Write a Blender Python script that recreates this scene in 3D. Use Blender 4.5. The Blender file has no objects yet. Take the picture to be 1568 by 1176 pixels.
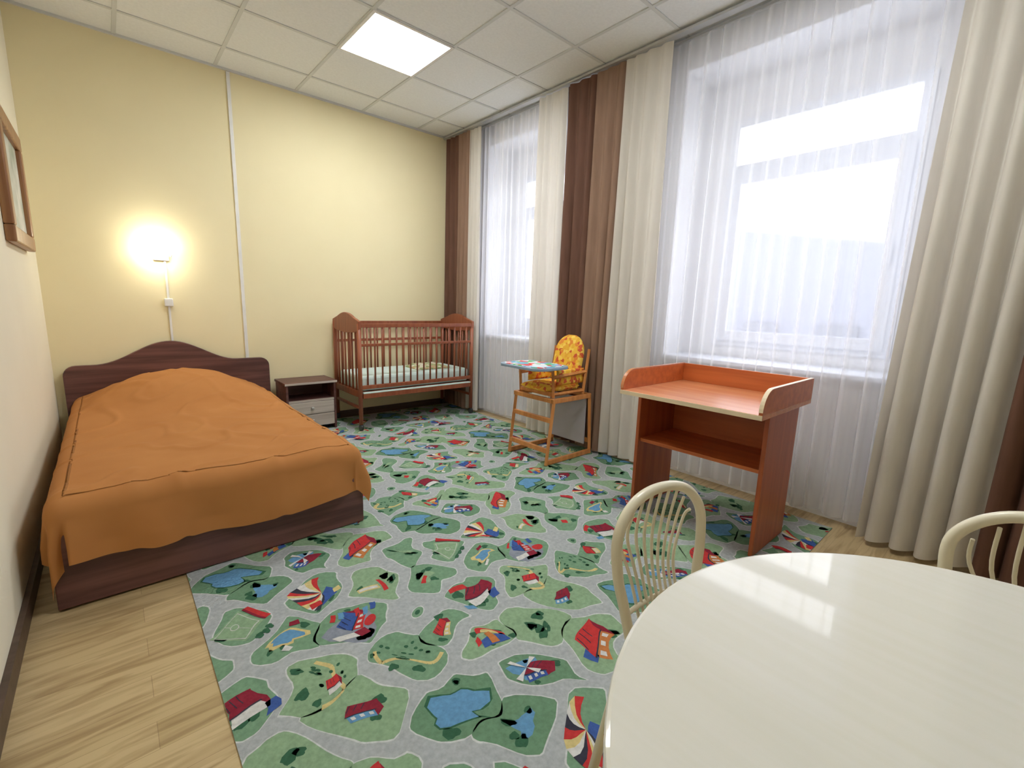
import bpy, bmesh, math, random
from mathutils import Vector, Matrix, noise
random.seed(7)
scn=bpy.context.scene
scn.view_settings.view_transform='Standard'
scn.view_settings.look='None'
scn.view_settings.exposure=0.30
COL=scn.collection
# ---------------------------------------------------------------- dimensions
XL,XR,YB,YN,ZC=-0.33,3.12,4.55,-1.7,2.98
LIFT=.009
# ---------------------------------------------------------------- materials
def newmat(name):
    m=bpy.data.materials.new(name); m.use_nodes=True
    nt=m.node_tree; nt.nodes.clear()
    o=nt.nodes.new('ShaderNodeOutputMaterial'); return m,nt,o
def N(nt,t,**kw):
    n=nt.nodes.new(t)
    for k,v in kw.items():
        if k.startswith('i_'): n.inputs[k[2:].replace('_',' ')].default_value=v
        else: setattr(n,k,v)
    return n
def c4(c): return (c[0],c[1],c[2],1)
def coords(nt,scale=(1,1,1),rot=(0,0,0)):
    tc=N(nt,'ShaderNodeTexCoord'); mp=N(nt,'ShaderNodeMapping')
    mp.inputs['Scale'].default_value=scale; mp.inputs['Rotation'].default_value=rot
    nt.links.new(tc.outputs['Object'],mp.inputs['Vector']); return mp.outputs['Vector']
def pmat(name,c1,c2=None,rough=.5,scale=(8,8,8),nscale=1.0,bump=0.0,spec=.5,metal=0,ramp=(.3,.7),detail=4,transl=0.0,coat=0):
    m,nt,o=newmat(name); L=nt.links
    b=N(nt,'ShaderNodeBsdfPrincipled'); b.inputs['Roughness'].default_value=rough
    b.inputs['Metallic'].default_value=metal; b.inputs['Specular IOR Level'].default_value=spec
    b.inputs['Coat Weight'].default_value=coat
    if c2 is None: c2=tuple(x*.92 for x in c1)
    v=coords(nt,scale); n=N(nt,'ShaderNodeTexNoise'); n.inputs['Scale'].default_value=nscale; n.inputs['Detail'].default_value=detail
    L.new(v,n.inputs['Vector'])
    r=N(nt,'ShaderNodeValToRGB'); r.color_ramp.elements[0].position=ramp[0]; r.color_ramp.elements[1].position=ramp[1]
    r.color_ramp.elements[0].color=c4(c2); r.color_ramp.elements[1].color=c4(c1)
    L.new(n.outputs['Fac'],r.inputs['Fac']); L.new(r.outputs['Color'],b.inputs['Base Color'])
    if bump:
        bp=N(nt,'ShaderNodeBump'); bp.inputs['Strength'].default_value=bump; bp.inputs['Distance'].default_value=.01
        L.new(n.outputs['Fac'],bp.inputs['Height']); L.new(bp.outputs['Normal'],b.inputs['Normal'])
    if transl:
        t=N(nt,'ShaderNodeBsdfTranslucent'); L.new(r.outputs['Color'],t.inputs['Color'])
        mx=N(nt,'ShaderNodeMixShader'); mx.inputs[0].default_value=transl
        L.new(b.outputs[0],mx.inputs[1]); L.new(t.outputs[0],mx.inputs[2]); L.new(mx.outputs[0],o.inputs['Surface'])
    else: L.new(b.outputs[0],o.inputs['Surface'])
    return m
def emat(name,c,s):
    m,nt,o=newmat(name); e=N(nt,'ShaderNodeEmission'); e.inputs[0].default_value=c4(c); e.inputs[1].default_value=s
    nt.links.new(e.outputs[0],o.inputs['Surface']); return m
def floor_mat():
    m,nt,o=newmat('laminate_oak'); L=nt.links
    b=N(nt,'ShaderNodeBsdfPrincipled'); b.inputs['Roughness'].default_value=.38
    v=coords(nt)
    br=N(nt,'ShaderNodeTexBrick'); br.inputs['Scale'].default_value=1; br.inputs['Brick Width'].default_value=.9; br.inputs['Row Height'].default_value=.105
    br.inputs['Mortar Size'].default_value=.0008; br.inputs['Color1'].default_value=(.60,.46,.25,1); br.inputs['Color2'].default_value=(.51,.38,.19,1); br.inputs['Mortar'].default_value=(.38,.27,.14,1)
    br.offset=.37
    L.new(v,br.inputs['Vector'])
    v2=coords(nt,(2.6,22,1)); n=N(nt,'ShaderNodeTexNoise'); n.inputs['Scale'].default_value=1.3; n.inputs['Detail'].default_value=6; n.inputs['Distortion'].default_value=.9
    L.new(v2,n.inputs['Vector'])
    r=N(nt,'ShaderNodeValToRGB'); r.color_ramp.elements[0].position=.34; r.color_ramp.elements[0].color=(.60,.53,.46,1); r.color_ramp.elements[1].position=.58; r.color_ramp.elements[1].color=(1,1,1,1)
    L.new(n.outputs['Fac'],r.inputs['Fac'])
    mx=N(nt,'ShaderNodeMix',data_type='RGBA',blend_type='MULTIPLY'); mx.inputs['Factor'].default_value=.85
    L.new(br.outputs['Color'],mx.inputs['A']); L.new(r.outputs['Color'],mx.inputs['B']); L.new(mx.outputs['Result'],b.inputs['Base Color'])
    L.new(b.outputs[0],o.inputs['Surface']); return m
def wood(name,c1,c2,axis='x',rough=.4,freq=30,coat=.0):
    sc={'x':(1.5,freq,freq),'y':(freq,1.5,freq),'z':(freq,freq,1.5)}[axis]
    return pmat(name,c1,c2,rough=rough,scale=sc,nscale=1,detail=5,ramp=(.35,.65),coat=coat)
def tulle_mat():
    m,nt,o=newmat('tulle_sheer'); L=nt.links
    tr=N(nt,'ShaderNodeBsdfTransparent'); tr.inputs[0].default_value=(.96,.96,.99,1)
    d=N(nt,'ShaderNodeBsdfDiffuse'); d.inputs[0].default_value=(.94,.94,.96,1)
    t=N(nt,'ShaderNodeBsdfTranslucent'); t.inputs[0].default_value=(.92,.92,.96,1)
    m1=N(nt,'ShaderNodeMixShader'); m1.inputs[0].default_value=.38; L.new(d.outputs[0],m1.inputs[1]); L.new(t.outputs[0],m1.inputs[2])
    lw=N(nt,'ShaderNodeLayerWeight'); lw.inputs['Blend'].default_value=.5
    mr=N(nt,'ShaderNodeMapRange'); mr.inputs['From Min'].default_value=0.1; mr.inputs['From Max'].default_value=.85; mr.inputs['To Min'].default_value=.38; mr.inputs['To Max'].default_value=.90
    L.new(lw.outputs['Facing'],mr.inputs['Value'])
    m2=N(nt,'ShaderNodeMixShader'); L.new(mr.outputs[0],m2.inputs[0]); L.new(tr.outputs[0],m2.inputs[1]); L.new(m1.outputs[0],m2.inputs[2])
    L.new(m2.outputs[0],o.inputs['Surface']); return m
def glass_mat():
    m,nt,o=newmat('window_glass'); L=nt.links
    tr=N(nt,'ShaderNodeBsdfTransparent'); g=N(nt,'ShaderNodeBsdfGlossy'); g.inputs['Roughness'].default_value=.02
    mx=N(nt,'ShaderNodeMixShader'); mx.inputs[0].default_value=.06; L.new(tr.outputs[0],mx.inputs[1]); L.new(g.outputs[0],mx.inputs[2]); L.new(mx.outputs[0],o.inputs['Surface']); return m
def vor_mat(name,cols,scale,rough=.8):
    m,nt,o=newmat(name); L=nt.links
    b=N(nt,'ShaderNodeBsdfPrincipled'); b.inputs['Roughness'].default_value=rough
    v=coords(nt,(scale,)*3); vo=N(nt,'ShaderNodeTexVoronoi'); L.new(v,vo.inputs['Vector']); vo.inputs['Scale'].default_value=1
    sp=N(nt,'ShaderNodeSeparateColor'); L.new(vo.outputs['Color'],sp.inputs[0])
    r=N(nt,'ShaderNodeValToRGB'); r.color_ramp.interpolation='CONSTANT'
    while len(r.color_ramp.elements)<len(cols): r.color_ramp.elements.new(.5)
    for i,c in enumerate(cols):
        r.color_ramp.elements[i].position=i/len(cols); r.color_ramp.elements[i].color=c4(c)
    L.new(sp.outputs[0],r.inputs['Fac'])
    L.new(r.outputs['Color'],b.inputs['Base Color']); L.new(b.outputs[0],o.inputs['Surface']); return m

M_back=pmat('paint_yellow',(.88,.785,.505),(.86,.765,.485),rough=.75,scale=(3,3,3),spec=.2)
M_left=pmat('paint_cream',(.87,.82,.66),(.85,.80,.64),rough=.75,scale=(3,3,3),spec=.2)
M_white=pmat('paint_white',(.90,.90,.91),(.88,.88,.89),rough=.6,scale=(3,3,3))
M_ceil=pmat('ceiling_tile',(.84,.86,.86),(.79,.81,.81),rough=.9,scale=(60,60,60),spec=.1)
M_tbar=pmat('ceiling_tbar',(.66,.68,.67),(.63,.65,.64),rough=.6)
M_floor=floor_mat()
M_base=wood('baseboard_brown',(.10,.06,.045),(.06,.035,.025))
M_pvc=pmat('pvc_white',(.84,.87,.93),(.82,.85,.91),rough=.35)
M_glass=glass_mat(); M_tulle=tulle_mat()
M_beige=pmat('curtain_beige',(.79,.745,.67),(.74,.695,.62),rough=.9,scale=(30,30,4),transl=.25,spec=.1)
M_brown=pmat('curtain_brown',(.17,.085,.058),(.13,.065,.043),rough=.75,scale=(30,30,4),transl=.12,spec=.2)
M_brown2=pmat('curtain_brown_pale',(.34,.215,.15),(.28,.175,.12),rough=.8,scale=(30,30,4),transl=.15,spec=.2)  # paler of the two brown tones, for the drape strips beside curtain_brown
M_bed=wood('wenge_wood',(.175,.075,.062),(.080,.033,.030),'x',rough=.45,freq=26)
M_spread=pmat('bedspread_caramel',(.49,.215,.070),(.45,.19,.060),rough=.85,scale=(5,5,5),spec=.12)
M_oakl=wood('light_ash',(.56,.50,.44),(.42,.36,.31),'x',rough=.45,freq=40)
M_crib=wood('crib_wood',(.33,.10,.043),(.24,.062,.028),'z',rough=.35,freq=40)
M_cherry=wood('cherry_laminate',(.60,.16,.045),(.46,.11,.03),'y',rough=.35,freq=26)
M_cherryv=wood('cherry_panel',(.46,.115,.038),(.35,.075,.025),'z',rough=.35,freq=26)
M_cherrytop=wood('cherry_top',(.66,.27,.12),(.56,.20,.08),'y',rough=.25,freq=26)
M_edge=pmat('cream_edge',(.80,.66,.45),rough=.4)
M_pine=wood('varnished_birch',(.66,.29,.085),(.52,.19,.05),'z',rough=.35,freq=30)
M_matt=pmat('crib_sheet',(.72,.86,.80),(.66,.80,.76),rough=.8)
M_chairm=pmat('cream_enamel',(.82,.76,.60),(.80,.74,.58),rough=.3)
M_seat=pmat('seat_vinyl',(.62,.50,.33),rough=.5)
M_led=emat('led_diffuser',(.96,.985,1),28)
M_bulb=emat('sconce_glass',(1,.94,.78),26)
M_plast=pmat('white_plastic',(.84,.83,.80),rough=.4)
M_gold=wood('picture_frame_wood',(.40,.20,.08),(.24,.10,.04),'z',rough=.35)
M_metal=pmat('track_metal',(.6,.6,.6),rough=.35,metal=.6)
def table_mat():
    m,nt,o=newmat('table_gloss_cream'); L=nt.links
    b=N(nt,'ShaderNodeBsdfPrincipled'); b.inputs['Roughness'].default_value=.04; b.inputs['Specular IOR Level'].default_value=.6
    v=coords(nt,(60,2.5,1),(0,0,.35)); n=N(nt,'ShaderNodeTexNoise'); n.inputs['Scale'].default_value=1; n.inputs['Detail'].default_value=4; L.new(v,n.inputs['Vector'])
    r=N(nt,'ShaderNodeValToRGB'); r.color_ramp.elements[0].color=(.80,.78,.69,1); r.color_ramp.elements[1].color=(.82,.80,.725,1)
    r.color_ramp.elements[0].position=.35; r.color_ramp.elements[1].position=.62
    L.new(n.outputs['Fac'],r.inputs['Fac']); L.new(r.outputs['Color'],b.inputs['Base Color']); L.new(b.outputs[0],o.inputs['Surface']); return m
M_table=table_mat()
# ---------------------------------------------------------------- mesh helpers
def link(ob,parent=None):
    COL.objects.link(ob)
    if parent: ob.parent=parent
    return ob
def empty(name,lift=0):
    e=bpy.data.objects.new(name,None); e.empty_display_size=.1; e.location=(0,0,lift); COL.objects.link(e); return e
def finish(name,bm,mats,parent=None,smooth=False,bevel=0):
    me=bpy.data.meshes.new(name)
    bmesh.ops.recalc_face_normals(bm,faces=bm.faces)
    bm.to_mesh(me); bm.free()
    for m in (mats if isinstance(mats,(list,tuple)) else [mats]): me.materials.append(m)
    if smooth:
        for p in me.polygons: p.use_smooth=True
    ob=bpy.data.objects.new(name,me); link(ob,parent)
    if bevel:
        md=ob.modifiers.new('b','BEVEL'); md.width=bevel; md.segments=2; md.limit_method='ANGLE'
    return ob
def addbox(bm,x0,x1,y0,y1,z0,z1,mi=0):
    vs=[bm.verts.new((x,y,z)) for z in (z0,z1) for y in (y0,y1) for x in (x0,x1)]
    for f in [(0,1,3,2),(4,6,7,5),(0,4,5,1),(2,3,7,6),(0,2,6,4),(1,5,7,3)]:
        fc=bm.faces.new([vs[i] for i in f]); fc.material_index=mi
def box(name,x0,x1,y0,y1,z0,z1,mat,parent=None,bevel=0):
    bm=bmesh.new(); addbox(bm,x0,x1,y0,y1,z0,z1); return finish(name,bm,mat,parent,bevel=bevel)
def boxes(name,lst,mat,parent=None,bevel=0):
    bm=bmesh.new()
    for b in lst: addbox(bm,*b)
    return finish(name,bm,mat,parent,bevel=bevel)
def catmull(P,n=8,closed=False):
    P=[Vector(p) for p in P]; out=[]; m=len(P)
    rng=range(m if closed else m-1)
    for i in rng:
        if closed: p0,p1,p2,p3=P[i-1],P[i],P[(i+1)%m],P[(i+2)%m]
        else: p0,p1,p2,p3=P[max(i-1,0)],P[i],P[i+1],P[min(i+2,m-1)]
        for k in range(n):
            t=k/n; out.append(.5*((2*p1)+(p2-p0)*t+(2*p0-5*p1+4*p2-p3)*t*t+(3*p1-p0-3*p2+p3)*t**3))
    if not closed: out.append(P[-1])
    return out
def addtube(bm,pts,r,seg=10,mi=0):
    pts=[Vector(p) for p in pts]; rings=[]; prev=None
    for i,p in enumerate(pts):
        t=(pts[min(i+1,len(pts)-1)]-pts[max(i-1,0)]).normalized()
        if prev is None:
            a=Vector((0,0,1)) if abs(t.z)<.9 else Vector((1,0,0)); n=t.cross(a).normalized()
        else: n=(prev-t*prev.dot(t)).normalized()
        prev=n; b=t.cross(n)
        rr=r[i] if isinstance(r,(list,tuple)) else r
        rings.append([bm.verts.new(p+n*math.cos(2*math.pi*k/seg)*rr+b*math.sin(2*math.pi*k/seg)*rr) for k in range(seg)])
    for a,b in zip(rings,rings[1:]):
        for k in range(seg):
            f=bm.faces.new((a[k],a[(k+1)%seg],b[(k+1)%seg],b[k])); f.material_index=mi; f.smooth=seg>5
    for rg in (rings[0],rings[-1]):
        f=bm.faces.new(rg); f.material_index=mi
def tubes(name,lst,mat,parent=None,seg=10):
    bm=bmesh.new()
    for p,r in lst: addtube(bm,p,r,seg)
    return finish(name,bm,mat,parent)
def prism(name,poly,axis,a0,a1,mat,parent=None,bevel=0):
    bm=bmesh.new()
    def P(u,v,w): return {'x':(w,u,v),'y':(u,w,v),'z':(u,v,w)}[axis]
    A=[bm.verts.new(P(u,v,a0)) for u,v in poly]; B=[bm.verts.new(P(u,v,a1)) for u,v in poly]
    bm.faces.new(A); bm.faces.new(B[::-1])
    n=len(poly)
    for i in range(n): bm.faces.new((A[i],A[(i+1)%n],B[(i+1)%n],B[i]))
    return finish(name,bm,mat,parent,bevel=bevel)
# ---------------------------------------------------------------- room shell
box('floor',XL-.15,XR+.5,YN-.15,YB+.15,-.1,0,M_floor)
box('ceiling',XL-.15,XR+.5,YN-.15,YB+.15,ZC,ZC+.12,M_ceil)
box('wall_back',XL-.15,XR+.5,YB,YB+.15,0,ZC,M_back)
box('wall_left',XL-.15,XL,YN,YB,0,ZC,M_left)
box('wall_front',XL-.15,XR+.5,YN-.15,YN,0,ZC,M_left)
W=[(.45,1.80),(2.65,3.97)]
WI=[(.52,1.60),(2.70,3.78)]
zs,zt=.87,2.80; zi0,zi1=.95,2.52
L=[]
ys=[YN]+[v for w in W for v in w]+[YB]
for i in range(0,len(ys),2): L.append((XR,XR+.42,ys[i],ys[i+1],0,ZC))
for a,b in W: L+= [(XR,XR+.42,a,b,0,zs-.03),(XR,XR+.42,a,b,zt,ZC)]
for (a,b),(c,d) in zip(W,WI):
    L+=[(XR+.34,XR+.42,a,c,zs-.03,zt),(XR+.34,XR+.42,d,b,zs-.03,zt),(XR+.34,XR+.42,c,d,zs-.03,zi0),(XR+.34,XR+.42,c,d,zi1,zt)]
boxes('wall_right',L,M_white)
for k,((a,b),(c,d)) in enumerate(zip(W,WI)):
    e=empty('window_%d'%(k+1))
    X0,X1=XR+.325,XR+.38
    fr=.055
    # outer frame: pieces butt together, no coincident faces
    boxes('frame',[(X0,X1,c+.001,d-.001,zi0+.001,zi0+fr),(X0,X1,c+.001,d-.001,zi1-fr,zi1-.001),(X0,X1,c+.001,c+fr,zi0+fr,zi1-fr),(X0,X1,d-fr,d-.001,zi0+fr,zi1-fr),(X0,X1,c+fr,d-fr,2.145,2.215)],M_pvc,e)
    sx0,sx1=X0-.02,X0-.001
    sa,sb=c+.04,d-.04
    boxes('sash',[(sx0,sx1,sa,sb,zi0+.04,zi0+.11),(sx0,sx1,sa,sb,2.08,2.155),(sx0,sx1,sa,sa+.07,zi0+.11,2.08),(sx0,sx1,sb-.07,sb,zi0+.11,2.08)],M_pvc,e)
    box('glass',X0+.02,X0+.03,c+fr+.001,d-fr-.001,zi0+fr+.001,zi1-fr-.001,M_glass,e)
    box('handle',sx0-.03,sx0-.001,c+.065,c+.085,1.5,1.62,M_pvc,e,.004)
    box('window_sill_%d'%(k+1),XR-.04,XR+.324,a+.001,b-.001,zs-.03,zs,M_pvc,e,.006)
box('baseboard_left',XL,XL+.018,YN,YB,0,.07,M_base)
box('baseboard_back',XL+.018,XR,YB-.018,YB,0,.07,M_base)
x0=.208
L=[]
xs=[x0+.6*i for i in range(-1,6) if XL<x0+.6*i<XR]
ysg=[2.98+.6*i for i in range(-8,3) if YN<2.98+.6*i<YB]
for x in xs: L.append((x-.012,x+.012,YN,YB,ZC-.006,ZC))
for y in ysg: L.append((XL,XR,y-.012,y+.012,ZC-.0055,ZC))
L+= [(XL,XR,YB-.02,YB,ZC-.015,ZC),(XL,XL+.02,YN,YB,ZC-.0152,ZC),(XR-.02,XR,YN,YB,ZC-.0153,ZC)]
boxes('trim_1',L,M_tbar)
def led(px,py):
    e=empty('ceiling_led_panel')
    boxes('rim',[(px,px+.6,py,py+.02,ZC-.012,ZC),(px,px+.6,py+.58,py+.6,ZC-.012,ZC),(px,px+.02,py+.02,py+.58,ZC-.012,ZC),(px+.58,px+.6,py+.02,py+.58,ZC-.012,ZC)],M_plast,e)
    box('diffuser',px+.02,px+.58,py+.02,py+.58,ZC-.010,ZC-.001,M_led,e)
led(1.408,2.98); led(1.408,.58)
box('cable_conduit',.882,.907,YB-.014,YB,0.07,ZC-.02,M_plast,None,.002)
# ---------------------------------------------------------------- wall sconce
e=empty('wall_sconce')
bm=bmesh.new(); bmesh.ops.create_uvsphere(bm,u_segments=24,v_segments=14,radius=1,matrix=Matrix.Translation((.33,YB-.085,1.53))@Matrix.Diagonal((.095,.06,.055,1)))
finish('shade',bm,M_bulb,e,True)
box('backplate',.30,.40,YB-.025,YB,1.45,1.55,M_plast,e,.006)
tubes('arm',[([(.36,YB-.02,1.50),(.41,YB-.04,1.49),(.42,YB-.06,1.53)],.010)],M_plast,e)
box('cord_cover',.365,.38,YB-.012,YB,.70,1.45,M_plast,e,.002)
box('switch_box',.345,.40,YB-.03,YB,1.10,1.16,M_plast,e,.005)
# ---------------------------------------------------------------- framed picture
e=empty('framed_picture')
px0,px1,pz0,pz1=3.25,4.05,1.42,2.06
X0=XL
boxes('frame',[(X0,X0+.04,px0,px1,pz0,pz0+.08),(X0,X0+.04,px0,px1,pz1-.08,pz1),(X0,X0+.04,px0,px0+.08,pz0+.08,pz1-.08),(X0,X0+.04,px1-.08,px1,pz0+.08,pz1-.08)],M_gold,e,.008)
box('canvas',X0,X0+.018,px0+.06,px1-.06,pz0+.06,pz1-.06,pmat('canvas_print',(.75,.74,.70),(.30,.36,.30),scale=(5,5,5)),e)
# ---------------------------------------------------------------- bed
bed=empty('double_bed',LIFT)
hx0,hx1=-.28,1.055
def hz(x):
    t=abs(x-.35)/.46
    b=.655
    if t<1: b+=.165*(.5+.5*math.cos(math.pi*t))
    return b
poly=[(hx0,.0),(hx1,.0)]
for a in range(0,91,15): poly.append((hx1-.07+.07*math.cos(math.radians(a)),hz(hx1)-.07+.07*math.sin(math.radians(a))))
n=40
for i in range(1,n): 
    x=hx1-.07+(hx0-hx1+.14)*i/n; poly.append((x,hz(x)))
for a in range(90,181,15): poly.append((hx0+.07+.07*math.cos(math.radians(a)),hz(hx0)-.07+.07*math.sin(math.radians(a))))
prism('headboard',poly,'y',4.49,4.53,M_bed,bed,.004)
box('footboard',-.24,.95,2.25,2.28,0.0,.30,M_bed,bed,.004)
box('side_rail_left',-.24,-.212,2.28,4.49,0.0,.30,M_bed,bed,.004)
box('side_rail_right',.922,.95,2.28,4.49,0.0,.30,M_bed,bed,.004)
box('mattress',-.20,.91,2.32,4.47,.12,.39,M_matt,bed,.04)
xl,xr,yf,yb=-.235,.945,2.255,4.485
r=.075
sL,sR,tF=.27,.21,.26
nu,nv=190,300
bm=bmesh.new(); grid=[]
def hump(x,y):
    a=max(0,1-abs((x-.36)/.58)**2.2); a=a**1.4
    b=1/(1+math.exp(-(y-3.80)/.11)) * (1-.30*max(0,(y-4.2)/.28))
    return .21*a*b
def ridge(p,w):
    q=max(0,w-abs(noise.noise(Vector(p))))/w
    return q*q*(3-2*q)
for j in range(nv+1):
    t=yf-tF+(yb-yf+tF)*j/nv; row=[]
    for i in range(nu+1):
        s=xl-sL+(xr-xl+sL+sR)*i/nu
        ix0,ix1,iy=xl+.04,xr-.04,yf+.04
        ex=(s-ix1) if s>ix1 else (s-ix0 if s<ix0 else 0); ey=(t-iy) if t<iy else 0
        bx=min(max(s,ix0),ix1); by=max(t,iy)
        e_=math.hypot(ex,ey)
        z=.43+hump(bx,by)
        z+=.012*noise.noise(Vector((bx*2.4,by*2.2,0)))+.005*noise.noise(Vector((bx*9,by*4,3)))
        wr=noise.noise(Vector((bx*1.6+.5*by,by*1.3,5)))
        z+=.014*ridge((bx*2.2+by*1.5,by*1.1-bx,11),.14)*max(0,wr+.3)
        z+=.008*ridge((bx*3.5-by*2,by*2.1+bx,21),.12)
        x,y=bx,by
        if e_>0:
            dx,dy=ex/e_,ey/e_
            a=min(e_/r,math.pi/2); off=r*math.sin(a); dz=r*(1-math.cos(a)); rem=max(0,e_-r*math.pi/2)
            lim=.12 if ex>=0 else .02
            off+=rem*lim
            along=by if (ex and not ey) else (bx if not ex else bx+.3*math.atan2(abs(ey),abs(ex)))
            wv=(.018*math.sin(along*13+3*noise.noise(Vector((along*2,0,0))))+.018*noise.noise(Vector((along*5,4,0))))*min(1,rem/.12)
            if ex<0 and ey==0: wv*=.4
            off+=wv
            x=bx+dx*(off-.02); y=by+dy*(off-.02); z=z-dz-rem*(.97+.10*math.sin(along*4))
            x=max(x,XL+.022)
        row.append(bm.verts.new((x,y,max(z,.05))))
    grid.append(row)
for j in range(nv):
    for i in range(nu): bm.faces.new((grid[j][i],grid[j][i+1],grid[j+1][i+1],grid[j+1][i]))
finish('bedspread',bm,M_spread,bed,True)
# ---------------------------------------------------------------- nightstand
ns=empty('nightstand',LIFT)
a,b,c,d=1.10,1.53,4.18,4.50
boxes('carcass',[(a,a+.018,c,d,0,.43),(b-.018,b,c,d,0,.43),(a+.018,b-.018,d-.01,d,.03,.43),(a+.018,b-.018,c+.02,d-.01,.27,.288),(a+.018,b-.018,c+.02,d-.01,.04,.058)],M_bed,ns)
box('top',a-.01,b+.01,c-.01,d,.43,.452,M_bed,ns,.003)
box('top_edge',a-.01,b+.01,c-.014,c-.01,.432,.450,M_oakl,ns)
box('shelf_edge',a+.018,b-.018,c+.004,c+.02,.27,.288,M_oakl,ns)
box('drawer_1',a+.02,b-.02,c,c+.02,.155,.266,M_oakl,ns,.003)
box('drawer_2',a+.02,b-.02,c,c+.02,.04,.150,M_oakl,ns,.003)
for i,z in enumerate((.21,.095)): 
    box('knob_%d'%(i+1),(a+b)/2-.012,(a+b)/2+.012,c-.018,c,z-.01,z+.01,M_metal,ns,.004)
# ---------------------------------------------------------------- crib
cr=empty('baby_crib',LIFT)
cx0,cx1,cy0,cy1=1.66,2.90,3.93,4.50
def arch_end(nm,x):
    tb=[]
    for y in (cy0,cy1): tb.append(([(x,y,.06),(x,y,.98)],.02))
    tubes(nm+'_posts',tb,M_crib,cr,8)
    w=cy1-cy0; pl=[]
    for i in range(25):
        t=i/24; y=cy0-.02+(w+.04)*t
        zt_=1.0+.055*math.sin(math.pi*t)+ (.018*math.sin(math.pi*(t-.2)/.6) if .2<t<.8 else 0)
        pl.append((y,zt_))
    pl+= [(cy1+.02,.93),(cy1-.05,.90),((cy0+cy1)/2,.885),(cy0+.05,.90),(cy0-.02,.93)]
    prism(nm+'_panel',pl,'x',x-.014,x+.014,M_crib,cr,.004)
    sl=[]
    for i in range(1,7): 
        y=cy0+w*i/7; sl.append(([(x,y,.34),(x,y,.90)],.009))
    tubes(nm+'_slats',sl,M_crib,cr,8)
    boxes(nm+'_rails',[(x-.012,x+.012,cy0,cy1,.31,.37),(x-.010,x+.010,cy0,cy1,.20,.225)],M_crib,cr,.003)
arch_end('headboard',cx0); arch_end('footboard',cx1)
for nm,y in (('side_front',cy0),('side_back',cy1)):
    boxes(nm+'_rails',[(cx0+.015,cx1-.015,y-.012,y+.012,.945,.98),(cx0+.015,cx1-.015,y-.01,y+.01,.775,.80),(cx0+.015,cx1-.015,y-.012,y+.012,.385,.42)],M_crib,cr,.004)
    sl=[]
    for i in range(1,17):
        x=cx0+(cx1-cx0)*i/17; sl.append(([(x,y,.41),(x,y,.95)],.0085))
    tubes(nm+'_slats',sl,M_crib,cr,8)
boxes('base_frame',[(cx0+.02,cx1-.02,cy0-.02,cy0+.005,.30,.345),(cx0+.02,cx1-.02,cy1-.01,cy1+.01,.30,.345),(cx0+.01,cx1-.01,cy0+.01,cy1-.01,.345,.36)],M_crib,cr,.003)
box('base_edge',cx0+.02,cx1-.02,cy0-.022,cy0+.01,.345,.357,M_matt,cr,.002)
box('mattress',cx0+.025,cx1-.025,cy0+.02,cy1-.02,.36,.50,M_matt,cr,.025)
bm=bmesh.new(); bmesh.ops.create_grid(bm,x_segments=24,y_segments=24,size=1)
for v in bm.verts:
    x,y=v.co.x,v.co.y; v.co=Vector((2.52+.19*x,4.2+.15*y,.512+.04*(1-x**4)*(1-y**4)*(.8+.5*noise.noise(Vector((x*2,y*2,1))))))
ext=bmesh.ops.extrude_face_region(bm,geom=bm.faces[:])
for g in ext['geom']:
    if isinstance(g,bmesh.types.BMVert): g.co.z-=.014
finish('folded_blanket',bm,vor_mat('blanket_print',[(.75,.72,.55),(.35,.45,.2),(.8,.78,.65),(.6,.45,.25)],30),cr,True)
wh=[]
for x in (cx0,cx1):
    for y in (cy0,cy1): wh.append(([(x-.012,y,.03),(x+.012,y,.03)],.03))
tubes('casters',wh,pmat('caster_black',(.03,.03,.03),rough=.4),cr,16)
# ---------------------------------------------------------------- high chair
hc=empty('high_chair',LIFT)
X0,X1,Y0,Y1=2.39,2.88,2.26,2.68
def post(p,q): return ([p,q],.017)
L=[]
for y in (Y0,Y1):
    L.append(post((X0-.01,y,.0),(X0+.05,y,.50))); L.append(post((X1+.01,y,.0),(X1-.03,y,.50)))
tubes('stand_posts',L,M_pine,hc,4)
L=[]
for y in (Y0,Y1):
    L+= [(X0,X1,y-.012,y+.012,.0,.035),(X0+.03,X1-.02,y-.012,y+.012,.47,.505)]
L+= [(X0-.01,X0+.014,Y0,Y1,.09,.125),(X0+.02,X0+.045,Y0,Y1,.32,.355),(X0+.03,X0+.055,Y0,Y1,.471,.504),(X1-.01,X1+.012,Y0,Y1,.09,.125),(X1-.03,X1-.005,Y0,Y1,.471,.504)]
boxes('stand_rails',L,M_pine,hc,.003)
box('play_table_panel',X1-.045,X1-.033,Y0+.02,Y1-.02,.08,.46,pmat('panel_grey',(.42,.41,.44),rough=.4),hc,.003)
cx=X0+.07
L=[]
for y in (Y0+.03,Y1-.03):
    L.append(([(cx,y,.505),(cx-.02,y,.74)],.015))
    L.append(([(X1-.08,y,.505),(X1-.03,y,.86)],.015))
    L.append(([(cx-.02,y,.66),(X1-.06,y,.68)],.015))
    L.append(([(cx,y,.53),(X1-.08,y,.53)],.014))
tubes('seat_frame',L,M_pine,hc,4)
boxes('seat_cross_rails',[(cx-.012,cx+.012,Y0+.03,Y1-.03,.515,.545),(cx-.03,cx-.005,Y0+.03,Y1-.03,.70,.73),(X1-.09,X1-.07,Y0+.03,Y1-.03,.515,.545)],M_pine,hc,.003)
M_print=vor_mat('seat_print',[(.85,.50,.04),(.80,.42,.03),(.9,.62,.10),(.62,.10,.03),(.85,.5,.05),(.75,.25,.03)],38)
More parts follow.
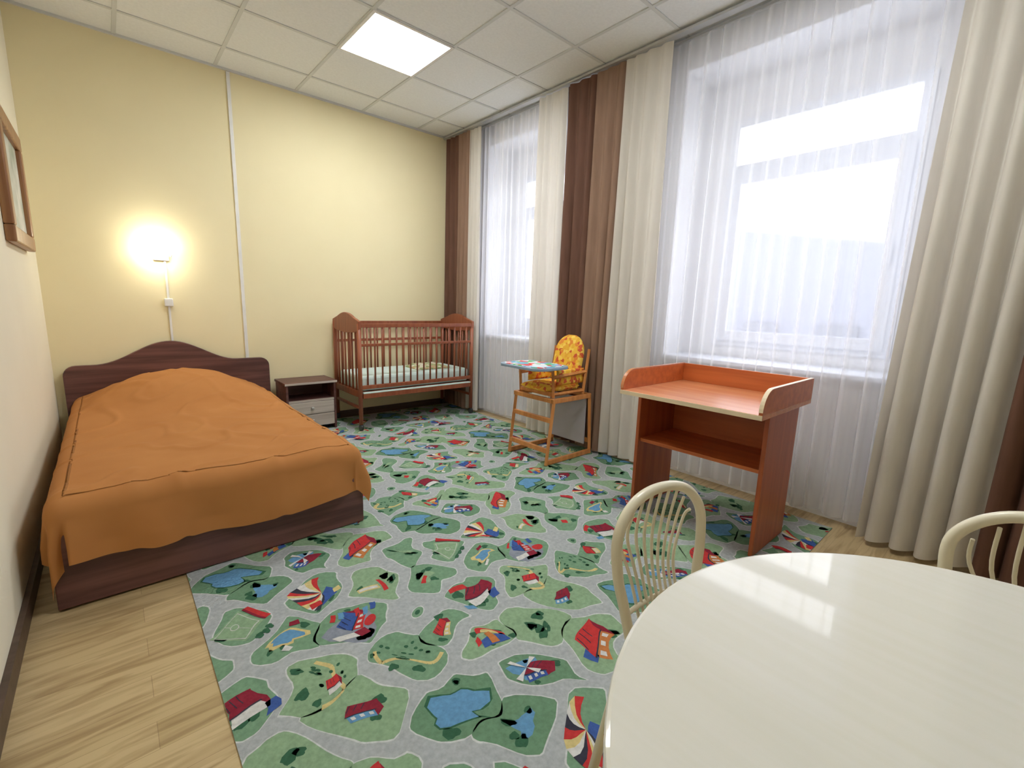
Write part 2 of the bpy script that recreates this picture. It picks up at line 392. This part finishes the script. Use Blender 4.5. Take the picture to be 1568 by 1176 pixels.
def cushion(nm,fn,nu=20,nv=24,th=.035):
    bm=bmesh.new(); F=[];B=[]
    for j in range(nv+1):
        f=[];b=[]
        for i in range(nu+1):
            u=2*i/nu-1; v=2*j/nv-1
            p,n_=fn(u,v); k=th*((1-abs(u)**4)*(1-abs(v)**4))**.5
            f.append(bm.verts.new(Vector(p)+Vector(n_)*k)); b.append(bm.verts.new(Vector(p)-Vector(n_)*k))
        F.append(f);B.append(b)
    for j in range(nv):
        for i in range(nu):
            bm.faces.new((F[j][i],F[j][i+1],F[j+1][i+1],F[j+1][i])); bm.faces.new((B[j][i],B[j+1][i],B[j+1][i+1],B[j][i+1]))
    bmesh.ops.remove_doubles(bm,verts=bm.verts,dist=.0004)
    return finish(nm,bm,M_print,hc,True)
yc=(Y0+Y1)/2
def backf(u,v):
    w=.155*(1 if v<.3 else math.sqrt(max(.03,1-((v-.3)/.7)**2*.93)))
    z=.54+.21*(v+1)
    return (X1-.12+.09*(v+1)/2,yc+u*w,z),(-.97,0,.2)
cushion('back_cushion',backf)
cushion('seat_cushion',lambda u,v:((X0+.22+.19*u,yc+.155*v,.565),(0,0,1)))
cushion('side_cushion_left',lambda u,v:((X0+.28+.16*u,Y0+.055,.65+.06*v),(0,1,0)),th=.02)
cushion('side_cushion_right',lambda u,v:((X0+.28+.16*u,Y1-.055,.65+.06*v),(0,1,0)),th=.02)
def rrect(x0,x1,y0,y1,r,n=6):
    o=[]
    for cx_,cy_,a0 in ((x1-r,y1-r,0),(x0+r,y1-r,90),(x0+r,y0+r,180),(x1-r,y0+r,270)):
        for k in range(n+1):
            a=math.radians(a0+90*k/n); o.append((cx_+r*math.cos(a),cy_+r*math.sin(a)))
    return o
prism('tray',rrect(2.18,2.54,2.18,2.64,.09),'z',.735,.755,pmat('tray_blue',(.25,.36,.48),rough=.3),hc,.004)
prism('tray_insert',rrect(2.205,2.515,2.21,2.61,.07),'z',.755,.759,vor_mat('tray_print',[(.7,.78,.85),(.15,.5,.15),(.8,.06,.05),(.8,.82,.85),(.2,.45,.7)],22),hc)
# ---------------------------------------------------------------- changing table
ct=empty('changing_table',LIFT)
bx0,bx1,by0,by1=2.10,2.77,.71,1.45
zt_=.745
box('top_board',bx0,bx1,by0,by1,zt_-.024,zt_,M_cherrytop,ct,.002)
box('top_front_edge',bx0-.004,bx0,by0,by1,zt_-.023,zt_-.001,M_edge,ct,.001)
def rim(nm,y0,y1):
    pl=[(bx0,zt_),(bx1,zt_),(bx1,.855)]
    pl.append((bx0+.12,.855))
    for a in range(0,91,10):
        t=math.radians(a); pl.append((bx0+.10-.10*math.sin(t),.855-.10*(1-math.cos(t))))
    prism(nm,pl,'y',y0,y1,M_cherry,ct,.002)
    bm=bmesh.new(); E=[(bx1,.857),(bx0+.12,.857)]+[(bx0+.10-.102*math.sin(math.radians(a)),.857-.10*(1-math.cos(math.radians(a)))) for a in range(0,91,10)]
    for (xa,za),(xb,zb) in zip(E,E[1:]):
        v=[bm.verts.new(p) for p in ((xa,y0,za),(xb,y0,zb),(xb,y1,zb),(xa,y1,za))]; bm.faces.new(v)
    finish(nm+'_edge',bm,M_edge if y0<1 else M_cherrytop,ct)
rim('rim_near',by0,by0+.018); rim('rim_far',by1-.018,by1)
box('rim_back',bx1-.018,bx1,by0+.018,by1-.018,zt_,.855,M_cherry,ct,.002)
px0_,px1_=2.27,2.68
box('side_panel_near',px0_,px1_,.735,.755,0,zt_-.024,M_cherryv,ct,.002)
box('side_panel_far',px0_,px1_,1.42,1.44,0,zt_-.024,M_cherryv,ct,.002)
box('shelf',px0_+.02,px1_,.755,1.42,.42,.44,M_cherry,ct,.002)
box('back_panel',px1_-.02,px1_-.002,.755,1.42,.44,zt_-.024,M_cherry,ct,.002)
# ---------------------------------------------------------------- dining table
dt=empty('dining_table')
tcx,tcy,tr=.65,-.17,.50
def disc(nm,r0,z0,z1,mat,bev):
    prism(nm,[(tcx+r0*math.cos(2*math.pi*i/96),tcy+r0*math.sin(2*math.pi*i/96)) for i in range(96)],'z',z0,z1,mat,dt,bev)
disc('top',tr,.722,.75,M_table,.006)
disc('apron',.34,.66,.722,M_plast,.003)
L=[]
for a in range(4):
    t=math.radians(45+90*a); L.append(([(tcx+.30*math.cos(t),tcy+.30*math.sin(t),.66),(tcx+.35*math.cos(t),tcy+.35*math.sin(t),0)],.02))
tubes('legs',L,M_chairm,dt,14)
# ---------------------------------------------------------------- chairs
def chair(loc,ang,w=.150,top=.772):
    e=empty('dining_chair')
    R=Matrix.Translation(loc)@Matrix.Rotation(ang,4,'Z')
    T=lambda p: R@Vector(p)
    arch=[(-w*.8,-.02,.42),(-w*.9,0,.52),(-w*1.02,.01,top-.17),(-w*1.0,.02,top-.08),(-w*.62,.03,top-.018),(0,.035,top),(w*.62,.03,top-.018),(w*1.0,.02,top-.08),(w*1.02,.01,top-.17),(w*.9,0,.52),(w*.8,-.02,.42)]
    A=catmull(arch,8)
    tubes('back_arch',[([T(p) for p in A],.0125)],M_chairm,e,14)
    rods=[]; n=9
    for i in range(n):
        u=-1+2*(i+.5)/n
        xt=u*w*.93; zt2=top-.005-.105*abs(u)**2.6
        xb=u*w*.55
        rods.append(([T(p) for p in catmull([(xt,.03,zt2),(xt*.97,.045,.66),(xb*1.1,.035,.56),(xb,0,.455)],5)],.0040))
    tubes('back_rods',rods,M_chairm,e,8)
    tubes('lower_rail',[([T(p) for p in catmull([(-w*.88,0,.50),(0,.02,.49),(w*.88,0,.50)],6)],.006)],M_chairm,e,8)
    bm=bmesh.new(); n=40; rings=[]
    for z,s in ((.435,.94),(.445,1.0),(.465,1.0),(.475,.95),(.478,.5)):
        rings.append([bm.verts.new(T((.19*s*math.copysign(abs(math.cos(2*math.pi*k/n))**.75,math.cos(2*math.pi*k/n)),-.20+.19*s*math.copysign(abs(math.sin(2*math.pi*k/n))**.75,math.sin(2*math.pi*k/n)),z))) for k in range(n)])
    for a,b in zip(rings,rings[1:]):
        for k in range(n): bm.faces.new((a[k],a[(k+1)%n],b[(k+1)%n],b[k]))
    bm.faces.new(rings[0]); bm.faces.new(rings[-1])
    finish('seat',bm,M_seat,e,True)
    L=[]
    for sx in (-1,1):
        L.append(([T((sx*.15,-.03,.44)),T((sx*.17,.04,.0))],.0115)); L.append(([T((sx*.15,-.36,.44)),T((sx*.17,-.38,.0))],.0115))
    tubes('legs',L,M_chairm,e,12)
    return e
chair((.962,.50,0),math.radians(-8))
chair((1.36,-.13,0),math.radians(-85),w=.17,top=.805)
# ---------------------------------------------------------------- curtains
def curtain(name,y0,y1,xc,ztop,zbot,nf,amp,mat,seed=0,y0t=None,y1t=None,parent=None,ampTop=.35,per=14,sheer=False):
    if y0t is None:y0t=y0
    if y1t is None:y1t=y1
    nu=int(nf*per); nv=26
    bm=bmesh.new(); g=[]
    for j in range(nv+1):
        f=j/nv; z=ztop+(zbot-ztop)*f; row=[]
        for i in range(nu+1):
            t=i/nu
            ya=y0t+(y0-y0t)*f; yb_=y1t+(y1-y1t)*f
            if sheer:
                # gathered tulle: irregular soft folds, each fold drifting a little down the drop
                ph=2*math.pi*nf*t+4.2*noise.noise(Vector((t*nf*.33,seed*3.1,f*.45)))
                am=amp*(ampTop+(1-ampTop)*min(1,f*1.4))*max(.12,.62+1.1*noise.noise(Vector((t*nf*.6,seed*7.7,f*.5))))
                sn=math.sin(ph)
                x=xc+am*(sn+.35*math.sin(2*ph+1.1)); y=ya+(yb_-ya)*t+.75*am*math.cos(ph+.4)
            else:
                ph=2*math.pi*nf*t+2.2*noise.noise(Vector((t*nf*.5,seed*3.1,f*.5)))
                am=amp*(ampTop+(1-ampTop)*min(1,f*1.6))*(.75+.7*noise.noise(Vector((t*nf*.9,seed*7.7,f*.7))))
                x=xc+am*math.sin(ph); y=ya+(yb_-ya)*t+.45*am*math.cos(ph+.8)
            zz=z+(.012*noise.noise(Vector((t*nf*.8,seed,9))) if j==nv else 0)
            row.append(bm.verts.new((x,y,zz)))
        g.append(row)
    for j in range(nv):
        for i in range(nu): bm.faces.new((g[j][i],g[j][i+1],g[j+1][i+1],g[j+1][i]))
    return finish(name,bm,mat,parent,True)
zt2=ZC-.037
curtain('sheer_curtain',.30,2.0,3.045,zt2,.05,19,.024,M_tulle,1,ampTop=.7,per=18,sheer=True)
curtain('sheer_curtain',2.62,4.1,3.045,zt2,.05,17,.024,M_tulle,2,ampTop=.7,per=18,sheer=True)
d1=empty('window_drapes'); d2=empty('window_drapes'); d3=empty('window_drapes')
curtain('beige_panel',-.02,.46,2.93,zt2,.03,4.5,.048,M_beige,3,y0t=-.06,y1t=.39,parent=d1)
curtain('brown_panel',-.60,.0,2.92,zt2,.03,6,.045,M_brown,7,y1t=-.05,parent=d1)
curtain('beige_panel_near',1.82,2.18,2.95,zt2,.03,4,.036,M_beige,4,parent=d2)
curtain('pale_brown_panel',2.16,2.45,2.95,zt2,.03,3,.036,M_brown2,18,parent=d2)
curtain('brown_panel',2.44,2.75,2.95,zt2,.03,3.5,.038,M_brown,8,parent=d2)
curtain('beige_panel_far',2.75,3.07,2.95,zt2,.03,4,.030,M_beige,5,parent=d2)
curtain('beige_panel',3.90,4.08,2.96,zt2,.03,3,.025,M_beige,6,parent=d3)
curtain('pale_brown_panel',4.06,4.28,2.95,zt2,.03,3,.030,M_brown2,19,parent=d3)
curtain('brown_panel',4.27,4.50,2.95,zt2,.03,3,.030,M_brown,9,parent=d3)
boxes('curtain_track',[(2.92,2.97,YN+.05,YB-.02,ZC-.032,ZC-.016),(3.03,3.06,YN+.05,YB-.02,ZC-.032,ZC-.016)],M_metal)
# ---------------------------------------------------------------- carpet
carp_cols={'road':(.44,.47,.48),'curb':(.62,.65,.64),'green':(.16,.29,.18),'green2':(.20,.345,.22),'lgreen':(.28,.42,.26),'dgreen':(.05,.14,.08),'red':(.56,.05,.05),'dred':(.27,.03,.05),'blue':(.06,.12,.36),'lblue':(.14,.32,.53),'yellow':(.68,.56,.25),'white':(.68,.68,.66),'grey':(.27,.30,.36),'orange':(.55,.21,.07),'line':(.58,.60,.56),'black':(.05,.05,.07),'path':(.40,.50,.36)}
names=list(carp_cols); cmats=[]
for nme in names:
    c=carp_cols[nme]; cmats.append(pmat('carpet_'+nme,c,tuple(v*.78 for v in c),rough=.95,scale=(70,70,70),spec=.05,bump=.3))
RX0,RX1,RY0,RY1=.155,2.98,.57,4.50
def warp(p):
    x,y=p
    return (x+.020*math.sin(y*19+1.3*math.sin(x*6))+.011*math.sin(y*37+x*11), y+.020*math.sin(x*21+1.1*math.sin(y*7)+1)+.010*math.sin(x*41-y*9))
def clip(poly):
    for ax,val,sg in ((0,RX0,1),(0,RX1,-1),(1,RY0,1),(1,RY1,-1)):
        out=[]
        for i in range(len(poly)):
            a,b=poly[i],poly[(i+1)%len(poly)]
            da=(a[ax]-val)*sg; db=(b[ax]-val)*sg
            if da>=0: out.append(a)
            if (da>=0)!=(db>=0):
                t=da/(da-db); out.append((a[0]+(b[0]-a[0])*t,a[1]+(b[1]-a[1])*t))
        poly=out
        if len(poly)<3: return None
    return poly
def densify(P,st=.02):
    Q=[]
    for i in range(len(P)):
        a,b=P[i],P[(i+1)%len(P)]; n=max(1,int(math.hypot(b[0]-a[0],b[1]-a[1])/st))
        for k in range(n): Q.append((a[0]+(b[0]-a[0])*k/n,a[1]+(b[1]-a[1])*k/n))
    return Q
cb=bmesh.new()
addbox(cb,RX0,RX1,RY0,RY1,.0,.005,names.index('road'))
CEN=[0,0,1.0]
def cp(poly,col,lv):
    if lv>1: poly=[(CEN[0]+(x-CEN[0])*CEN[2],CEN[1]+(y-CEN[1])*CEN[2]) for x,y in poly]
    p=clip([warp(q) for q in densify(poly)])
    if not p: return
    f=cb.faces.new([cb.verts.new((x,y,.005+.0004*lv)) for x,y in p]); f.material_index=names.index(col)
def chaikin(P,n=2,q=.14):
    for _ in range(n):
        Q=[]
        for i in range(len(P)):
            a,b=P[i],P[(i+1)%len(P)]
            Q+= [(a[0]*(1-q)+b[0]*q,a[1]*(1-q)+b[1]*q),(a[0]*q+b[0]*(1-q),a[1]*q+b[1]*(1-q))]
        P=Q; q=.25
    return P
A1=(.87,0.); A2=(.40,-1.13); OR=(.52,1.78)
seeds=[('umbrella',0,0),('pond',-.19,.33),('house',.31,.21),('barn',.06,.27),('field',-.27,-.03),('castle',.05,-.27),('beach',-.14,-.22),('circle',.28,-.36),('park',.16,-.56),('dhouse',-.34,-.37),('arch',-.04,.50),('garden',.24,-.08),('park2',-.12,-.45),('lawn',.44,.04),('lawn2',-.12,.15),('kiosk',.33,-.54),('grove',.18,.40),('lawn3',.46,-.22),('kiosk2',-.06,-.62)]
merge=[('pond','lawn2'),('kiosk','park'),('grove','house'),('beach','castle'),('lawn3','lawn'),('kiosk2','park2'),('grove','arch')]
allpts=[]
for i in range(-6,9):
    for j in range(-5,4):
        for s in seeds: allpts.append((s[0],OR[0]+s[1]+A1[0]*i+A2[0]*j,OR[1]+s[2]+A1[1]*i+A2[1]*j))
def cell(px,py,inset,kd=None):
    poly=[(px-.5,py-.5),(px+.5,py-.5),(px+.5,py+.5),(px-.5,py+.5)]
    for nm_,qx,qy in allpts:
        dx,dy=qx-px,qy-py; d=math.hypot(dx,dy)
        if d<1e-6 or d>1: continue
        ins=inset
        if kd and ((kd,nm_) in merge or (nm_,kd) in merge) and d<.42: ins=-.004
        nx,ny=dx/d,dy/d; lim=d/2-ins+(.035 if nm_=='circle' else 0)
        out=[]
        for i in range(len(poly)):
            a,b=poly[i],poly[(i+1)%len(poly)]
            da=lim-((a[0]-px)*nx+(a[1]-py)*ny); db=lim-((b[0]-px)*nx+(b[1]-py)*ny)
            if da>=0: out.append(a)
            if (da>=0)!=(db>=0):
                t=da/(da-db); out.append((a[0]+(b[0]-a[0])*t,a[1]+(b[1]-a[1])*t))
        poly=out
        if len(poly)<3: return None
    q=[poly[0]]
    for p in poly[1:]:
        if math.hypot(p[0]-q[-1][0],p[1]-q[-1][1])>.012: q.append(p)
    return q if len(q)>=3 else None
def blob(x,y,r,k,ph=0,n=14,sx=1,sy=1):
    return [(x+sx*r*(1+k*math.sin(3*a+ph)+k*.6*math.sin(5*a+2*ph))*math.cos(a),y+sy*r*(1+k*math.sin(3*a+ph)+k*.6*math.sin(5*a+2*ph))*math.sin(a)) for a in [2*math.pi*i/n for i in range(n)]]
def motif(kind,x,y,sc=1.0):
    CEN[0],CEN[1],CEN[2]=x,y,sc
    rnd=random.Random(sum(map(ord,kind)))
    def Q(pts,col,lv,rot=0,s=1):
        c,s_=math.cos(rot)*s,math.sin(rot)*s
        cp([(x+c*a-s_*b,y+s_*a+c*b) for a,b in pts],col,lv)
    def rect(a,b,w,h): return [(a,b),(a+w,b),(a+w,b+h),(a,b+h)]
    def trees(n,R,lv=2):
        for _ in range(n):
            a=rnd.uniform(0,6.28); rr=R*rnd.uniform(.6,.85); cp(blob(x+rr*math.cos(a),y+rr*math.sin(a),rnd.uniform(.009,.017),.15,a),'dgreen',lv)
    def house(rot,roof,wall,s=1,ox=0,oy=0):
        def H(p,c,l): Q([(a*s+ox,b*s+oy) for a,b in p],c,l,rot)
        H([(-.055,-.015),(.035,-.015),(.06,.04),(-.03,.04)],roof,4); H([(-.05,-.05),(.03,-.05),(.03,-.01),(-.05,-.01)],wall,3)
        H([(.03,-.05),(.058,-.012),(.058,.035),(.03,-.01)],'dred',3)
        for i in range(3): H(rect(-.042+.026*i,-.040,.012,.017),'white',5)
        for i in range(3): H([(-.045+.022*i,.005),(-.042+.022*i,.005),(-.022+.022*i,.036),(-.025+.022*i,.036)],'black',6)
        H([(-.055,-.017),(.035,-.017),(.035,-.013),(-.055,-.013)],'black',6)
    if kind=='umbrella':
        for i in range(12):
            a0=-.3+math.pi*1.15*i/12; a1=-.3+math.pi*1.15*(i+1)/12
            Q([(0,0),(.085*math.cos(a0),.085*math.sin(a0)),(.085*math.cos(a1),.085*math.sin(a1))],('red','yellow','white','black')[i%4],4,1.2)
        Q(rect(-.03,-.065,.06,.06),'blue',3,.3); Q(rect(-.065,-.05,.035,.03),'red',5,.3); Q(rect(.03,-.05,.03,.022),'yellow',5,.1); trees(5,.1)
    elif kind=='pond':
        cp(blob(x,y,.058,.25,1.2,22,1.1,.9),'lblue',3); cp(blob(x,y,.064,.25,1.2,22,1.1,.9),'dgreen',2); trees(4,.1)
    elif kind=='house': house(.5,'red','orange',1.2); Q(rect(-.08,-.03,.03,.04),'blue',3,.4); trees(4,.09)
    elif kind=='barn':
        house(-.4,'dred','blue',.95)
        for i in range(4): 
            a=i*math.pi/2+.4; Q([(-.03,.03),(-.03+.06*math.cos(a),.03+.06*math.sin(a)),(-.03+.06*math.cos(a+.35),.03+.06*math.sin(a+.35))],'white',7)
        cp(blob(x-.03,y+.03,.05,.2),'lblue',2); trees(3,.08)
    elif kind=='field':
        Q(rect(-.07,-.055,.12,.11),'lgreen',2,.5); Q(rect(-.062,-.047,.104,.094),'line',3,.5); Q(rect(-.059,-.044,.098,.088),'lgreen',4,.5); Q(rect(-.011,-.044,.002,.088),'line',5,.5)
        cp(blob(x-.01,y,.014,0),'line',5); cp(blob(x-.01,y,.011,0),'lgreen',6)
        Q(rect(.056,-.055,.028,.10),'red',4,.5); Q(rect(.056,-.055,.008,.10),'dred',5,.5); trees(5,.11)
    elif kind=='castle':
        cp(blob(x-.01,y-.02,.065,.05),'grey',2); house(.9,'blue','red',.75,.02,.01)
        for i in range(6): Q(rect(-.065+.022*i,.025+.010*(i%2),.015,.032),('red','lblue','blue')[i%3],5,-.5)
        Q(rect(-.06,-.055,.05,.025),'white',5,-.2); Q(rect(-.01,-.06,.03,.03),'dred',7,-.2); cp(blob(x+.04,y-.03,.02,0),'red',5); trees(4,.09)
    elif kind=='beach':
        cp(blob(x,y,.042,.2,.6,18,1.3,.8),'yellow',2); cp(blob(x+.004,y,.031,.2,.6,18,1.3,.8),'lblue',3); Q(rect(.01,.035,.03,.02),'dred',5,.2); Q(rect(-.05,-.05,.03,.018),'white',5,.6); trees(3,.075)
    elif kind=='circle':
        cp(blob(x,y,.030,0,n=24),'curb',3);cp(blob(x,y,.026,0,n=20),'green2',4); cp(blob(x,y,.012,0),'dgreen',5)
    elif kind in('park','park2'):
        rt=0 if kind=='park' else 2.2
        pts=catmull([(-.07,.07,0),(-.10,.0,0),(-.03,-.02,0),(.02,-.07,0),(.08,-.06,0)],5)
        for a,b in zip(pts,pts[1:]):
            d=(b-a).normalized(); n_=Vector((-d.y,d.x,0))*.0085
            Q([tuple((a+n_)[:2]),tuple((b+n_)[:2]),tuple((b-n_)[:2]),tuple((a-n_)[:2])],'yellow',2,rt,.75)
        for _ in range(16): cp(blob(x+rnd.uniform(-.05,.06),y+rnd.uniform(-.03,.07),.006,.1,n=8),'dgreen',3)
        if kind=='park2': house(.3,'red','white',.5,.01,-.02)
        trees(3,.1)
    elif kind=='dhouse': house(.2,'dred','white',1.05); Q(rect(-.08,.04,.06,.025),'red',3,.3); Q(rect(.03,-.08,.035,.05),'blue',3,.1); Q(rect(-.08,-.07,.03,.02),'lblue',3,.1); trees(4,.09)
    elif kind=='arch':
        cp([(x+.05*math.cos(a),y+.05*math.sin(a)) for a in [math.pi*i/10-.4 for i in range(11)]],'red',3); cp([(x+.03*math.cos(a),y+.03*math.sin(a)) for a in [math.pi*i/10-.4 for i in range(11)]],'yellow',4)
        Q(rect(-.05,-.06,.09,.045),'blue',3,.3); Q(rect(-.02,-.055,.025,.06),'orange',5,.3); Q(rect(-.07,-.03,.02,.05),'red',5,.3); trees(4,.09)
    elif kind=='garden':
        Q(rect(-.06,-.03,.06,.022),'yellow',3,.4); Q(rect(-.055,-.025,.05,.012),'white',4,.4); Q(rect(.01,-.05,.014,.07),'red',4,.2); trees(6,.08); cp(blob(x+.03,y+.03,.03,.2),'lgreen',2)
    elif kind in('lawn','lawn2','lawn3'):
        trees(5,.05); cp(blob(x,y,.03,.25,sum(map(ord,kind))),'lgreen' if kind!='lawn2' else 'lblue',2)
        if kind=='lawn3': Q(rect(-.03,-.01,.035,.02),'red',4,.6)
    elif kind in('kiosk','kiosk2'): house(.8 if kind=='kiosk' else -.5,'red' if kind=='kiosk' else 'dred','yellow' if kind=='kiosk' else 'lblue',.6); trees(2,.06)
    elif kind=='grove':
        trees(5,.05); trees(3,.03)
fill={'umbrella':'green2','pond':'green','house':'lgreen','barn':'green','field':'green2','castle':'green2','beach':'green2','park':'green2','park2':'lgreen','dhouse':'green2','arch':'lgreen','garden':'lgreen','lawn':'green2','lawn2':'green','kiosk':'green2','grove':'lgreen','lawn3':'green2','kiosk2':'lgreen'}
for ki,(kind,px,py) in enumerate(allpts):
    if not(RX0-.25<px<RX1+.25 and RY0-.25<py<RY1+.25): continue
    if kind=='circle':
        motif(kind,px,py); continue
    base=cell(px,py,.022,kind)
    if base:
        cp(chaikin(base,2,.10),'curb',.6)
        inn=cell(px,py,.0265,kind)
        inner=chaikin(inn,2,.10)
        ar=0;cx_=0;cy_=0
        for i in range(len(inner)):
            (xa,ya),(xb,yb2)=inner[i],inner[(i+1)%len(inner)]; w_=xa*yb2-xb*ya; ar+=w_; cx_+=(xa+xb)*w_; cy_+=(ya+yb2)*w_
        cx_/=3*ar; cy_/=3*ar
        cp(inner,fill[kind],1)
        rmin=min(math.hypot(x-cx_,y-cy_) for x,y in inner)
        big={'lawn':.06,'lawn2':.06,'lawn3':.06,'kiosk':.055,'kiosk2':.055,'grove':.06}.get(kind,.092)
        motif(kind,cx_,cy_,min(1.25,(rmin*1.18)/big))
me=bpy.data.meshes.new('play_carpet'); cb.normal_update(); cb.to_mesh(me); cb.free()
for m in cmats: me.materials.append(m)
link(bpy.data.objects.new('play_carpet',me))
# ---------------------------------------------------------------- outside
M_snow=pmat('snow',(.62,.64,.68),(.56,.58,.62),rough=.9)
box('snowy_ground',XR+1.5,60,-50,50,-1.2,-1.0,M_snow)
bm=bmesh.new()
v=[bm.verts.new(p) for p in ((15,11,4.4),(15,6.6,3.7),(15,2.4,2.45),(15,-8,1.2),(15,-8,-1),(15,11,-1),(19,11,4.8),(19,-8,1.8))]
bm.faces.new((v[0],v[1],v[2],v[3],v[4],v[5])); bm.faces.new((v[0],v[6],v[7],v[3],v[2],v[1]))
for k in range(9):
    a=-7+k*2; addbox(bm,14.9,15,a,a+.9,-.2,.9,1)
finish('neighbouring_building',bm,[pmat('snowy_roof',(.20,.21,.25),(.17,.18,.22),rough=.9),pmat('far_windows',(.13,.14,.17))])
# ---------------------------------------------------------------- light
w=bpy.data.worlds.new('overcast'); scn.world=w; w.use_nodes=True
bg=w.node_tree.nodes['Background']; bg.inputs[0].default_value=(.91,.935,1.0,1); bg.inputs[1].default_value=4.3
for i,(a,b) in enumerate(WI):
    l=bpy.data.lights.new('portal_%d'%i,'AREA'); l.shape='RECTANGLE'; l.size=b-a; l.size_y=zi1-zi0
    l.cycles.is_portal=True
    o=bpy.data.objects.new('window_light_portal',l); o.location=(XR+.43,(a+b)/2,(zi0+zi1)/2)
    o.rotation_euler=Matrix(((0,0,1),(1,0,0),(0,1,0))).to_euler(); COL.objects.link(o)
# ---------------------------------------------------------------- camera
f,th,ro,al,h=694.1,.1731,.0318,.7276,1.1976
F=Vector((math.sin(al)*math.cos(th),math.cos(al)*math.cos(th),-math.sin(th)))
R=Vector((math.cos(al),-math.sin(al),0)); U=Vector((math.sin(al)*math.sin(th),math.cos(al)*math.sin(th),math.cos(th)))
c,s=math.cos(ro),math.sin(ro)
RX=R*c+U*s; UP=U*c-R*s
cam=bpy.data.cameras.new('camera'); cam.sensor_width=36; cam.lens=36*f/1568; cam.clip_start=.02
co=bpy.data.objects.new('camera',cam); COL.objects.link(co)
m=Matrix((RX,UP,-F)).transposed().to_4x4(); m.translation=(0,0,h); co.matrix_world=m
scn.camera=co
